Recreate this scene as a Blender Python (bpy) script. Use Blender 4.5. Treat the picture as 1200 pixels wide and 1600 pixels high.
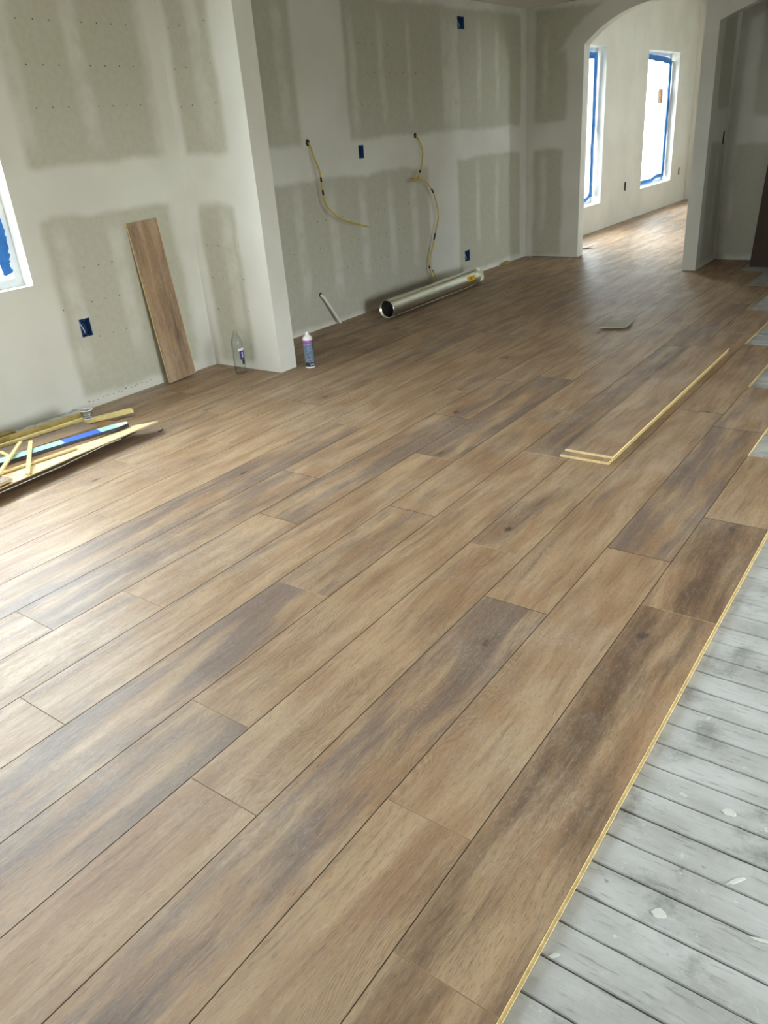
import bpy, bmesh, math, random
from mathutils import Vector, Matrix, noise

random.seed(7)
for o in list(bpy.data.objects):
    bpy.data.objects.remove(o, do_unlink=True)
scene = bpy.context.scene
COL = scene.collection

# ------------------------------------------------------------------ camera
cam_data = bpy.data.cameras.new('camera')
cam = bpy.data.objects.new('camera', cam_data)
COL.objects.link(cam)
RT = Vector((0.81058, 0.581005, -0.073435))
UP = Vector((-0.202882, 0.396227, 0.895457))
FW = Vector((-0.549362, 0.710941, -0.439049))
cam.matrix_world = Matrix(((RT.x, UP.x, -FW.x, 0.0), (RT.y, UP.y, -FW.y, 0.0),
                           (RT.z, UP.z, -FW.z, 1.4053), (0, 0, 0, 1)))
cam_data.sensor_fit = 'VERTICAL'
cam_data.sensor_height = 24.0
cam_data.lens = 24.0 * 1207.5 / 1600.0
cam_data.clip_start = 0.02
scene.camera = cam

# ------------------------------------------------------------------ sky (even overcast) and exposure
world = bpy.data.worlds.new('overcast_sky')
scene.world = world
world.use_nodes = True
bg = world.node_tree.nodes['Background']
bg.inputs['Color'].default_value = (0.91, 0.972, 1.0, 1)
bg.inputs['Strength'].default_value = 13.0
scene.view_settings.view_transform = 'Standard'
scene.view_settings.look = 'None'
scene.view_settings.gamma = 1.0
scene.view_settings.use_curve_mapping = False
scene.view_settings.exposure = 1.14
scene.cycles.max_bounces = 8
scene.cycles.diffuse_bounces = 5
scene.cycles.glossy_bounces = 3
scene.cycles.transparent_max_bounces = 12
scene.cycles.caustics_reflective = False
scene.cycles.caustics_refractive = False


def portal(name, loc, direction, sx, sy):
    l = bpy.data.lights.new(name, 'AREA')
    l.shape = 'RECTANGLE'
    l.size = sx
    l.size_y = sy
    l.cycles.is_portal = True
    o = bpy.data.objects.new(name, l)
    COL.objects.link(o)
    o.location = loc
    o.rotation_euler = Vector(direction).to_track_quat('-Z', 'Z').to_euler()
    return o


# ------------------------------------------------------------------ node helpers
def srgb(r, g, b):
    def f(c):
        c /= 255.0
        return c / 12.92 if c <= 0.04045 else ((c + 0.055) / 1.055) ** 2.4
    return (f(r), f(g), f(b), 1.0)


class NT:
    def __init__(self, name):
        self.m = bpy.data.materials.new(name)
        self.m.use_nodes = True
        self.t = self.m.node_tree
        self.bsdf = self.t.nodes['Principled BSDF']
        self.out = self.t.nodes['Material Output']

    def node(self, kind, **kw):
        n = self.t.nodes.new(kind)
        for k, v in kw.items():
            setattr(n, k, v)
        return n

    def put(self, sock, v):
        if isinstance(v, bpy.types.NodeSocket):
            self.t.links.new(v, sock)
        else:
            sock.default_value = v

    def math(self, op, a, b=0.0, c=0.0, clamp=False):
        n = self.node('ShaderNodeMath', operation=op, use_clamp=clamp)
        self.put(n.inputs[0], a)
        self.put(n.inputs[1], b)
        self.put(n.inputs[2], c)
        return n.outputs[0]

    def rng(self, v, a, b, c=0.0, d=1.0, smooth=True):
        n = self.node('ShaderNodeMapRange', interpolation_type='SMOOTHSTEP' if smooth else 'LINEAR')
        self.put(n.inputs[0], v)
        for i, x in enumerate((a, b, c, d)):
            self.put(n.inputs[i + 1], x)
        return n.outputs[0]

    def mix(self, f, a, b, mode='MIX'):
        n = self.node('ShaderNodeMix', data_type='RGBA', blend_type=mode)
        self.put(n.inputs[0], f)
        self.put(n.inputs[6], a)
        self.put(n.inputs[7], b)
        return n.outputs[2]

    def comb(self, x, y, z):
        n = self.node('ShaderNodeCombineXYZ')
        self.put(n.inputs[0], x)
        self.put(n.inputs[1], y)
        self.put(n.inputs[2], z)
        return n.outputs[0]

    def sep(self, v):
        n = self.node('ShaderNodeSeparateXYZ')
        self.put(n.inputs[0], v)
        return n.outputs

    def coord(self, which='Object'):
        return self.node('ShaderNodeTexCoord').outputs[which]

    def noise(self, vec, scale, detail=2.0, rough=0.5, dist=0.0, w=None):
        n = self.node('ShaderNodeTexNoise', noise_dimensions='4D' if w is not None else '3D')
        self.put(n.inputs['Vector'], vec)
        if w is not None:
            self.put(n.inputs['W'], w)
        n.inputs['Scale'].default_value = scale
        n.inputs['Detail'].default_value = detail
        n.inputs['Roughness'].default_value = rough
        n.inputs['Distortion'].default_value = dist
        return n.outputs[0]

    def bump(self, h, strength=0.3, dist=0.002):
        n = self.node('ShaderNodeBump')
        n.inputs['Strength'].default_value = strength
        n.inputs['Distance'].default_value = dist
        self.put(n.inputs['Height'], h)
        self.put(self.bsdf.inputs['Normal'], n.outputs[0])

    def set(self, **kw):
        for k, v in kw.items():
            self.put(self.bsdf.inputs[k.replace('_', ' ')], v)
        return self.m


def plain(name, col, rough=0.6, metal=0.0, var=0.08, scale=20.0, bump=0.0):
    t = NT(name)
    c = t.coord()
    n = t.noise(c, scale, 4.0)
    k = t.rng(n, 0.3, 0.7, 1.0 - var, 1.0 + var)
    v = t.node('ShaderNodeVectorMath', operation='SCALE')
    v.inputs[0].default_value = col[:3]
    t.put(v.inputs['Scale'], k)
    t.set(Base_Color=v.outputs[0], Roughness=rough, Metallic=metal)
    if bump:
        t.bump(n, bump, 0.002)
    return t.m


MUD = srgb(222, 220, 212)
BARE = srgb(192, 189, 174)


def drywall(name, axis, rects=(), streaks=(), ring=None):
    """Bare paper rectangles (a0,a1,z0,z1) and skim streaks (a,z0,z1,half width) on a joint-compound ground."""
    t = NT(name)
    c = t.coord('Object')
    s = t.sep(c)
    n1 = t.noise(c, 3.0, 2.0)
    n2 = t.noise(c, 4.0, 2.0, w=4.0)
    a = t.math('ADD', s[0] if axis == 'X' else s[1], t.math('MULTIPLY_ADD', n1, 0.07, -0.035))
    z = t.math('ADD', s[2], t.math('MULTIPLY_ADD', n2, 0.09, -0.045))
    tot = None

    def box(a0, a1, z0, z1, sa, sz):
        e = t.math('MULTIPLY', t.rng(a, a0 - sa, a0 + sa), t.rng(a, a1 - sa, a1 + sa, 1.0, 0.0))
        f = t.math('MULTIPLY', t.rng(z, z0 - sz, z0 + sz), t.rng(z, z1 - sz, z1 + sz, 1.0, 0.0))
        return t.math('MULTIPLY', e, f)
    for r in rects:
        b = box(*r[:4], 0.034, 0.030)
        tot = b if tot is None else t.math('MAXIMUM', tot, b)
    sk = None
    for (ac, z0, z1, hw) in streaks:
        b = box(ac - hw, ac + hw, z0, z1, 0.032, 0.12)
        sk = b if sk is None else t.math('MAXIMUM', sk, b)
    if tot is None:
        fac = 0.0
    elif sk is None:
        fac = tot
    else:
        sk = t.math('MULTIPLY', sk, t.rng(t.noise(c, 9.0, 4.0), 0.25, 0.6, 0.2, 0.62))
        fac = t.math('MULTIPLY', tot, t.math('SUBTRACT', 1.0, sk))
    if ring:                                # compound feathered around an arch (centre a, centre z, radius, from height)
        dx = t.math('SUBTRACT', a, ring[0])
        dz = t.math('SUBTRACT', z, ring[1])
        dist = t.math('SQRT', t.math('ADD', t.math('MULTIPLY', dx, dx), t.math('MULTIPLY', dz, dz)))
        clear = t.math('MAXIMUM', t.rng(dist, ring[2] - 0.03, ring[2] + 0.03), t.rng(z, ring[3] - 0.06, ring[3] + 0.06, 1.0, 0.0))
        fac = t.math('MULTIPLY', fac, clear)
    g = t.noise(c, 2.2, 5.0)
    mud = t.mix(t.rng(g, 0.3, 0.7), MUD, srgb(213, 210, 201))
    bare = t.mix(t.rng(t.noise(c, 30.0, 3.0), 0.3, 0.7), BARE, srgb(186, 183, 167))
    t.set(Base_Color=t.mix(fac, mud, bare), Roughness=0.9)
    t.bump(t.noise(c, 60.0, 3.0), 0.06, 0.002)
    return t.m


def laminate():
    t = NT('laminate_oak_print')
    c = t.coord('Object')
    oi = t.node('ShaderNodeObjectInfo')
    p = t.sep(oi.outputs['Color'])          # dark amount, grey amount, pattern offset
    seed = t.math('MULTIPLY', p[2], 97.0)
    s = t.sep(c)
    warp = t.noise(t.comb(t.math('MULTIPLY', s[0], 5.0), t.math('MULTIPLY', s[1], 1.6), 0.0), 1.0, 2.0, w=seed)
    x = t.math('ADD', s[0], t.math('MULTIPLY_ADD', warp, 0.09, -0.045))
    y = s[1]
    # soft blotches of tan, grey and brown along the board
    v1 = t.comb(t.math('MULTIPLY', x, 11.0), t.math('MULTIPLY', y, 1.7), 0.0)
    b1 = t.noise(v1, 1.0, 5.0, 0.6, w=seed)
    b2 = t.noise(v1, 1.3, 4.0, 0.6, w=t.math('ADD', seed, 31.0))
    tan = srgb(178, 150, 119)
    honey = srgb(152, 119, 89)
    grey = srgb(116, 99, 91)
    dark = srgb(90, 68, 52)
    base = t.mix(t.rng(b2, 0.35, 0.65), tan, honey)
    gsh = t.math('MULTIPLY_ADD', p[1], -0.34, 0.66)
    base = t.mix(t.math('MULTIPLY', t.rng(b1, gsh, t.math('ADD', gsh, 0.2)), 0.85), base, grey)
    dsh = t.math('MULTIPLY_ADD', p[0], -0.48, 0.80)
    b3 = t.noise(v1, 0.9, 4.0, 0.6, w=t.math('ADD', seed, 57.0))
    base = t.mix(t.math('MULTIPLY', t.rng(b3, dsh, t.math('ADD', dsh, 0.25)), 0.85), base, dark)
    # narrow dark heart streaks
    v4 = t.comb(t.math('MULTIPLY', x, 26.0), t.math('MULTIPLY', y, 1.8), 0.0)
    b4 = t.noise(v4, 1.0, 4.0, 0.6, w=t.math('ADD', seed, 5.0))
    base = t.mix(t.rng(b4, 0.57, 0.72, 0.0, 0.50), base, srgb(94, 76, 68))
    # streaks
    v2 = t.comb(t.math('MULTIPLY', x, 80.0), t.math('MULTIPLY', y, 4.0), 0.0)
    st = t.noise(v2, 1.0, 5.0, 0.68, w=seed)
    base = t.mix(t.rng(st, 0.50, 0.76, 0.0, 0.62), base, srgb(92, 73, 60))
    base = t.mix(t.rng(st, 0.47, 0.27, 0.0, 0.36), base, srgb(190, 164, 132))
    # cathedral figure where the board shows it
    wv = t.node('ShaderNodeTexWave', wave_type='BANDS', bands_direction='X')
    big = t.noise(t.comb(t.math('MULTIPLY', s[0], 6.0), t.math('MULTIPLY', y, 2.2), 0.0), 1.0, 2.0, w=t.math('ADD', seed, 11.0))
    t.put(wv.inputs['Vector'], t.comb(t.math('ADD', s[0], t.math('MULTIPLY', big, 0.35)), 0.0, 0.0))
    wv.inputs['Scale'].default_value = 40.0
    wv.inputs['Distortion'].default_value = 0.8
    wv.inputs['Detail'].default_value = 2.0
    msk = t.rng(t.noise(v1, 0.55, 2.0, w=t.math('ADD', seed, 77.0)), 0.50, 0.62, 0.0, 0.34)
    base = t.mix(t.math('MULTIPLY', wv.outputs['Fac'], msk), base, srgb(108, 84, 64))
    # knots
    vo = t.node('ShaderNodeTexVoronoi', feature='F1', voronoi_dimensions='3D')
    t.put(vo.inputs['Vector'], t.comb(t.math('MULTIPLY', x, 6.0), t.math('MULTIPLY', y, 2.8), seed))
    vo.inputs['Scale'].default_value = 1.0
    vs = t.sep(vo.outputs['Color'])
    kd = t.math('ADD', vo.outputs['Distance'], t.math('MULTIPLY_ADD', t.noise(c, 90.0, 3.0), 0.12, -0.06))
    knot = t.math('MULTIPLY', t.rng(kd, 0.10, 0.03), t.rng(vs[0], 0.36, 0.40))
    halo = t.math('MULTIPLY', t.rng(vo.outputs['Distance'], 0.42, 0.06), t.rng(vs[0], 0.36, 0.40))
    base = t.mix(t.math('MULTIPLY', halo, 0.40), base, srgb(104, 82, 70))
    base = t.mix(t.math('MULTIPLY', knot, 0.85), base, srgb(50, 37, 30))
    # short embossed pores and mottling
    v3 = t.comb(t.math('MULTIPLY', x, 460.0), t.math('MULTIPLY', y, 46.0), 0.0)
    po = t.noise(v3, 1.0, 3.0, 0.65, w=seed)
    base = t.mix(t.rng(po, 0.52, 0.70, 0.0, 0.60), base, srgb(82, 65, 55))
    base = t.mix(t.rng(po, 0.44, 0.30, 0.0, 0.36), base, srgb(192, 170, 144))
    mo = t.noise(t.comb(t.math('MULTIPLY', s[0], 130.0), t.math('MULTIPLY', y, 60.0), 0.0), 1.0, 4.0, 0.7, w=seed)
    base = t.mix(t.rng(mo, 0.52, 0.72, 0.0, 0.15), base, srgb(200, 184, 164))
    # plaster dust trodden over the floor
    wp = t.node('ShaderNodeNewGeometry').outputs['Position']
    du = t.noise(wp, 2.0, 5.0, 0.65)
    dust = t.math('MULTIPLY', t.rng(du, 0.45, 0.72), t.rng(mo, 0.35, 0.7, 0.06, 0.34))
    base = t.mix(dust, base, srgb(196, 188, 178))
    t.set(Base_Color=base, Roughness=t.rng(st, 0.2, 0.8, 0.40, 0.56, False))
    t.bsdf.inputs['Specular IOR Level'].default_value = 0.5
    h = t.math('MULTIPLY_ADD', t.rng(po, 0.45, 0.7), -0.6, t.math('MULTIPLY', t.rng(st, 0.4, 0.8), -0.4))
    t.bump(h, 0.30, 0.0012)
    return t.m


def subfloor_mat():
    t = NT('grey_skim_coated_boards')
    c = t.coord('Object')
    oi = t.node('ShaderNodeObjectInfo')
    sd = t.math('MULTIPLY', oi.outputs['Random'], 60.0)
    wp = t.node('ShaderNodeNewGeometry').outputs['Position']
    s = t.sep(wp)
    v = t.comb(t.math('MULTIPLY', s[0], 3.0), t.math('MULTIPLY', s[1], 9.0), 0.0)
    n1 = t.noise(v, 1.0, 6.0, 0.62)
    n2 = t.noise(wp, 5.0, 6.0, 0.7)
    n3 = t.noise(t.comb(t.math('MULTIPLY', s[0], 14.0), t.math('MULTIPLY', s[1], 120.0), 0.0), 1.0, 4.0, 0.6, w=sd)
    base = t.mix(t.rng(n1, 0.3, 0.7), srgb(168, 167, 165), srgb(196, 196, 196))
    base = t.mix(t.rng(n2, 0.50, 0.68, 0.0, 0.75), base, srgb(126, 125, 123))
    base = t.mix(t.rng(t.noise(wp, 11.0, 7.0, 0.75, w=3.0), 0.50, 0.66, 0.0, 0.45), base, srgb(196, 198, 198))
    base = t.mix(t.rng(n3, 0.55, 0.72, 0.0, 0.6), base, srgb(100, 100, 98))
    base = t.mix(t.rng(t.noise(wp, 38.0, 3.0, 0.6), 0.66, 0.74, 0.0, 0.7), base, srgb(214, 214, 210))
    base = t.mix(t.rng(t.noise(wp, 26.0, 2.0, 0.5, w=9.0), 0.69, 0.75, 0.0, 0.55), base, srgb(92, 90, 86))
    t.set(Base_Color=base, Roughness=0.55)
    t.bump(t.math('ADD', n2, n3), 0.35, 0.003)
    return t.m


def film_mat():
    t = NT('clear_plastic_film')
    lw = t.node('ShaderNodeLayerWeight')
    lw.inputs['Blend'].default_value = 0.5
    n = t.noise(t.coord(), 6.0, 4.0)
    k = t.math('POWER', lw.outputs['Facing'], 3.0)
    tr = t.node('ShaderNodeBsdfTransparent')
    t.put(tr.inputs[0], t.mix(t.math('MULTIPLY', k, 0.9, clamp=True), (0.97, 0.985, 1, 1), (0.25, 0.28, 0.30, 1)))
    tl = t.node('ShaderNodeBsdfTranslucent')
    tl.inputs[0].default_value = (0.9, 0.94, 0.97, 1)
    gl = t.node('ShaderNodeBsdfGlossy')
    gl.inputs['Roughness'].default_value = 0.12
    m1 = t.node('ShaderNodeMixShader')
    t.put(m1.inputs[0], t.rng(n, 0.4, 0.75, 0.0, 0.10))
    t.put(m1.inputs[1], tr.outputs[0])
    t.put(m1.inputs[2], tl.outputs[0])
    m2 = t.node('ShaderNodeMixShader')
    m2.inputs[0].default_value = 0.05
    t.put(m2.inputs[1], m1.outputs[0])
    t.put(m2.inputs[2], gl.outputs[0])
    t.put(t.out.inputs[0], m2.outputs[0])
    return t.m


def clear_mat(name, tint=(0.96, 0.98, 0.98, 1), edge=(0.8, 0.84, 0.84, 1), rough=0.03):
    t = NT(name)
    tr = t.node('ShaderNodeBsdfTransparent')
    gl = t.node('ShaderNodeBsdfGlossy')
    gl.inputs['Roughness'].default_value = rough
    lw = t.node('ShaderNodeLayerWeight')
    lw.inputs['Blend'].default_value = 0.5
    e = t.math('POWER', lw.outputs['Facing'], 2.5)
    t.put(tr.inputs[0], t.mix(e, tint, edge))
    m = t.node('ShaderNodeMixShader')
    t.put(m.inputs[0], t.math('MULTIPLY_ADD', t.math('POWER', lw.outputs['Facing'], 4.0), 0.85, 0.045))
    t.put(m.inputs[1], tr.outputs[0])
    t.put(m.inputs[2], gl.outputs[0])
    t.put(t.out.inputs[0], m.outputs[0])
    return t.m


M = {}
M['lam'] = laminate()
M['joint'] = plain('dark_plank_bevel', srgb(74, 58, 44), 0.7)
M['endpale'] = plain('worn_plank_end_bevel', srgb(176, 152, 120), 0.6)
M['core'] = plain('fibreboard_core', srgb(212, 188, 136), 0.75, var=0.12, scale=60)
M['sub'] = subfloor_mat()
M['slab'] = plain('subfloor_dirt', srgb(70, 68, 64), 0.95)
M['mud'] = drywall('joint_compound', 'Y')
M['ceil'] = plain('ceiling_compound', srgb(215, 210, 200), 0.92, var=0.04, scale=3)
M['vinyl'] = plain('window_vinyl', srgb(225, 228, 230), 0.4, var=0.02)
M['film'] = film_mat()
M['pane'] = clear_mat('window_glass')
M['tape'] = plain('blue_masking_tape', srgb(38, 116, 196), 0.6, var=0.15, scale=30)
M['boxblue'] = plain('blue_box_plastic', srgb(34, 70, 128), 0.45)
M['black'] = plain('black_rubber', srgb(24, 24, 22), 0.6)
M['steel'] = plain('screw_steel', srgb(96, 94, 88), 0.5, 0.6)
M['cable'] = plain('yellow_cable_sheath', srgb(206, 178, 74), 0.5, var=0.1)
M['pex'] = plain('white_pipe', srgb(226, 226, 220), 0.4, var=0.03)
M['zinc'] = plain('galvanised_sheet', srgb(236, 240, 230), 0.24, 1.0, var=0.05, scale=12)
M['yellow'] = plain('yellow_sticker', srgb(222, 184, 30), 0.5)
M['red'] = plain('red_sticker_mark', srgb(178, 58, 26), 0.5)
M['pet'] = clear_mat('clear_bottle_plastic', (0.90, 0.92, 0.92, 1), (0.30, 0.33, 0.33, 1), 0.06)
M['cup'] = clear_mat('clear_cup_plastic', (0.96, 0.97, 0.97, 1), (0.72, 0.74, 0.74, 1), 0.08)
M['labelblue'] = plain('blue_bottle_label', srgb(34, 30, 104), 0.4)
M['labelwhite'] = plain('white_bottle_label', srgb(212, 214, 226), 0.4, var=0.03)
M['white'] = plain('white_plastic', srgb(232, 230, 228), 0.4, var=0.03)
M['purple'] = plain('purple_print', srgb(150, 92, 170), 0.4, var=0.15, scale=80)
M['slate'] = plain('slate_label_print', srgb(104, 122, 142), 0.4, var=0.4, scale=70)
M['navy'] = plain('navy_print', srgb(38, 44, 58), 0.4, var=0.3, scale=90)
M['cardcream'] = plain('cream_cardboard', srgb(226, 204, 160), 0.85, var=0.06, scale=8)
M['cardbrown'] = plain('brown_cardboard', srgb(168, 132, 96), 0.9, var=0.08, scale=8)
M['cardwhite'] = plain('white_cardboard', srgb(222, 218, 210), 0.8, var=0.04)
M['greycard'] = plain('grey_cardboard', srgb(192, 188, 174), 0.85, var=0.06)
M['teal'] = plain('pale_teal_print', srgb(166, 206, 202), 0.6, var=0.06, scale=10)
M['blue'] = plain('bright_blue_print', srgb(58, 104, 206), 0.6, var=0.08, scale=10)
M['ply'] = plain('dark_plywood_face', srgb(62, 43, 27), 0.7, var=0.2, scale=6)
M['plyedge'] = plain('plywood_edge', srgb(176, 146, 98), 0.8)
M['pale_wood'] = plain('pale_wood_strip', srgb(226, 206, 142), 0.75, var=0.1, scale=30)
M['olive_wood'] = plain('olive_wood_strip', srgb(168, 146, 88), 0.8, var=0.15, scale=20)
M['plasticgrey'] = plain('grey_plastic_wrap', srgb(206, 210, 208), 0.25, var=0.1)
M['ground'] = plain('outside_ground', srgb(150, 150, 140), 0.95)
M['spot'] = plain('white_plaster_spot', srgb(206, 208, 202), 0.8, var=0.05)
M['orange'] = plain('orange_sticker', srgb(240, 160, 70), 0.6)


# ------------------------------------------------------------------ mesh helpers
def link(o, parent=None):
    COL.objects.link(o)
    if parent is not None:
        o.parent = parent
    return o


def obj(name, bm, mats, parent=None, smooth=False):
    me = bpy.data.meshes.new(name)
    bmesh.ops.recalc_face_normals(bm, faces=bm.faces)
    bm.to_mesh(me)
    bm.free()
    for m in (mats if isinstance(mats, (list, tuple)) else [mats]):
        me.materials.append(m)
    if smooth:
        for f in me.polygons:
            f.use_smooth = True
    return link(bpy.data.objects.new(name, me), parent)


def empty(name, loc=(0, 0, 0)):
    o = bpy.data.objects.new(name, None)
    o.empty_display_size = 0.1
    o.location = loc
    return link(o)


def tag(o, label, cat, group=None):
    o['label'] = label
    o['category'] = cat
    if group:
        o['group'] = group
    return o


def struct(o, label=None):
    o['kind'] = 'structure'
    if label:
        o['label'] = label
    return o


def box(bm, lo, hi, mi=0, mat=None):
    vs = []
    for z in (lo[2], hi[2]):
        for y in (lo[1], hi[1]):
            for x in (lo[0], hi[0]):
                v = Vector((x, y, z))
                vs.append(bm.verts.new(mat @ v if mat else v))
    for q in ((0, 2, 3, 1), (4, 5, 7, 6), (0, 1, 5, 4), (1, 3, 7, 5), (3, 2, 6, 7), (2, 0, 4, 6)):
        f = bm.faces.new([vs[i] for i in q])
        f.material_index = mi
    return vs


def lathe(bm, prof, seg=24, mi=0, org=Vector((0, 0, 0)), cap0=False, cap1=False):
    rings = []
    for r, z in prof:
        rings.append([bm.verts.new(org + Vector((r * math.cos(2 * math.pi * k / seg), r * math.sin(2 * math.pi * k / seg), z)))
                      for k in range(seg)])
    for a, b in zip(rings, rings[1:]):
        for k in range(seg):
            f = bm.faces.new((a[k], a[(k + 1) % seg], b[(k + 1) % seg], b[k]))
            f.material_index = mi
            f.smooth = True
    if cap0:
        bm.faces.new(rings[0][::-1]).material_index = mi
    if cap1:
        bm.faces.new(rings[-1]).material_index = mi
    return rings


def smooth_path(pts, n=5):
    P = [Vector(p) for p in pts]
    out = []
    for i in range(len(P) - 1):
        p0, p1, p2, p3 = P[max(i - 1, 0)], P[i], P[i + 1], P[min(i + 2, len(P) - 1)]
        for k in range(n):
            t = k / n
            out.append(0.5 * ((2 * p1) + (p2 - p0) * t + (2 * p0 - 5 * p1 + 4 * p2 - p3) * t * t
                              + (3 * p1 - p0 - 3 * p2 + p3) * t ** 3))
    out.append(P[-1])
    return out


def tube(bm, pts, r, seg=8, mi=0):
    rings = []
    up = Vector((0.3, 0.2, 1)).normalized()
    for i, p in enumerate(pts):
        d = (pts[min(i + 1, len(pts) - 1)] - pts[max(i - 1, 0)]).normalized()
        a = d.cross(up)
        if a.length < 1e-3:
            a = d.cross(Vector((1, 0, 0)))
        a.normalize()
        b = d.cross(a)
        rings.append([bm.verts.new(p + a * (r * math.cos(2 * math.pi * k / seg)) + b * (r * math.sin(2 * math.pi * k / seg)))
                      for k in range(seg)])
    for a, b in zip(rings, rings[1:]):
        for k in range(seg):
            f = bm.faces.new((a[k], a[(k + 1) % seg], b[(k + 1) % seg], b[k]))
            f.smooth = True
            f.material_index = mi
    bm.faces.new(rings[0][::-1]).material_index = mi
    bm.faces.new(rings[-1]).material_index = mi


def wall_panel(name, axis, c0, c1, a0, a1, z0, z1, holes, mats, label=None):
    """Wall slab with its room face at c0 and its other face at c1, pierced by rectangular holes (a0,a1,z0,z1)."""
    bm = bmesh.new()
    As = sorted({a0, a1, *[h[0] for h in holes], *[h[1] for h in holes]})
    Zs = sorted({z0, z1, *[h[2] for h in holes], *[h[3] for h in holes]})

    def V(c, a, z):
        return Vector((c, a, z)) if axis == 'Y' else Vector((a, c, z))
    cache = {}

    def vert(c, a, z):
        k = (c, a, z)
        if k not in cache:
            cache[k] = bm.verts.new(V(c, a, z))
        return cache[k]

    def solid(i, j):
        if i < 0 or j < 0 or i >= len(As) - 1 or j >= len(Zs) - 1:
            return False
        am, zm = (As[i] + As[i + 1]) / 2, (Zs[j] + Zs[j + 1]) / 2
        return not any(h[0] < am < h[1] and h[2] < zm < h[3] for h in holes)
    for i in range(len(As) - 1):
        for j in range(len(Zs) - 1):
            if not solid(i, j):
                continue
            A, B, Y, Z = As[i], As[i + 1], Zs[j], Zs[j + 1]
            bm.faces.new((vert(c0, A, Y), vert(c0, B, Y), vert(c0, B, Z), vert(c0, A, Z)))
            bm.faces.new((vert(c1, A, Y), vert(c1, A, Z), vert(c1, B, Z), vert(c1, B, Y))).material_index = 1
            for (di, dj, e) in ((-1, 0, ((A, Y), (A, Z))), (1, 0, ((B, Z), (B, Y))), (0, -1, ((B, Y), (A, Y))), (0, 1, ((A, Z), (B, Z)))):
                if not solid(i + di, j + dj):
                    (p, q), (r, s) = e
                    bm.faces.new((vert(c0, p, q), vert(c0, r, s), vert(c1, r, s), vert(c1, p, q))).material_index = 1
    o = obj(name, bm, mats)
    return struct(o, label)


def arch_wall(name, x0, x1, arc, zb, zt, y0, y1, mats, label=None):
    """Wall from x0 to x1 with an opening under the curve arc (list of x,z); room face at y0."""
    bm = bmesh.new()
    pts = arc
    cols = [((x0, zb), (pts[0][0], zb))] if pts[0][0] > x0 + 1e-4 else []
    lower = []
    if cols:
        lower += [(x0, zb), (pts[0][0], zb)]
    lower += list(pts)
    if x1 > pts[-1][0] + 1e-4:
        lower += [(pts[-1][0], zb), (x1, zb)]
    F = [[], []]
    Tp = [[], []]
    for i, y in enumerate((y0, y1)):
        F[i] = [bm.verts.new((x, y, z)) for x, z in lower]
        Tp[i] = [bm.verts.new((x, y, zt)) for x, z in lower]
    n = len(lower)
    for k in range(n - 1):
        if abs(lower[k][0] - lower[k + 1][0]) > 1e-6:
            bm.faces.new((F[0][k], F[0][k + 1], Tp[0][k + 1], Tp[0][k]))
            bm.faces.new((F[1][k], Tp[1][k], Tp[1][k + 1], F[1][k + 1])).material_index = 1
            bm.faces.new((Tp[0][k], Tp[0][k + 1], Tp[1][k + 1], Tp[1][k])).material_index = 1
        bm.faces.new((F[0][k], F[1][k], F[1][k + 1], F[0][k + 1])).material_index = 1
    for k in (0, n - 1):
        bm.faces.new((F[0][k], Tp[0][k], Tp[1][k], F[1][k])).material_index = 1
    bmesh.ops.remove_doubles(bm, verts=bm.verts, dist=1e-6)
    return struct(obj(name, bm, mats), label)


# ------------------------------------------------------------------ the shell
P = 0.229                       # one plank width
XL, XF = -4.27, -4.222          # near-left and far-left wall faces
YS0, YS1, XS = 3.69, 3.845, -3.628   # stub wall
YA0, YA1 = 8.55, 8.69           # arch wall
YP = 7.925                      # pier / wide arch face
YB = 8.63                       # alcove back wall
YE = 14.60                      # end of the far room
CZ = 2.44
YBACK, XR = -3.6, 2.6
Z0 = 0.003

W1 = (0.45, 2.464, 0.778, 2.2)
W6 = (1.2, 3.3, 0.02, 1.55)
W_FILL = (10.7, 11.3, 1.2, 3.1)  # unseen opening added to brighten the room beyond the arch
boxes_left = [(2.690, 2.765, 0.427, 0.535)]
d_left = drywall('drywall_near_left', 'Y',
                 [(2.62, 3.57, 1.375, 2.32), (2.60, 3.55, 0.06, 1.10)],
                 [(3.07, 1.5, 2.4, 0.055), (2.66, 1.5, 2.4, 0.05), (2.70, 0.45, 1.03, 0.045), (3.08, 0.28, 1.03, 0.05),
                  (2.68, 0.25, 0.40, 0.05), (3.55, 0.0, 2.4, 0.03)])
wl = wall_panel('wall_left', 'Y', XL, XL - 0.17, YBACK - 0.17, YS1, -0.03, CZ, [W1] + boxes_left, [d_left, M['mud']],
                'near left wall of taped grey drywall')

WA = (9.40, 10.79, 0.345, 2.17)
WB = (12.35, 13.755, 0.38, 2.175)
bx_far = [(5.520, 5.590, 1.232, 1.332), (7.172, 7.272, 0.155, 0.262), (7.142, 7.266, 2.208, 2.308)]
bx_room = [(11.675, 11.735, 0.412, 0.530), (14.15, 14.21, 0.427, 0.538)]
st = [(4.70, 1.5, 2.25, 0.05), (5.53, 1.45, 2.25, 0.04), (5.92, 1.5, 2.25, 0.035), (6.32, 1.5, 2.25, 0.03), (7.0, 1.42, 2.3, 0.15),
      (7.53, 1.5, 2.25, 0.035), (7.89, 1.58, 2.3, 0.035), (4.71, 0.28, 1.05, 0.05), (5.12, 0.24, 1.04, 0.055), (5.52, 0.28, 1.04, 0.05),
      (5.92, 0.3, 1.02, 0.05), (6.29, 0.3, 1.0, 0.05), (7.47, 0.3, 1.05, 0.04), (7.87, 0.3, 1.05, 0.04)]
d_far = drywall('drywall_far_left', 'Y',
                [(3.9, 4.83, 1.37, 2.40), (5.43, 8.41, 1.375, 2.37), (3.9, 6.55, 0.03, 1.11), (7.07, 8.40, 0.05, 1.12)], st)
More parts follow.
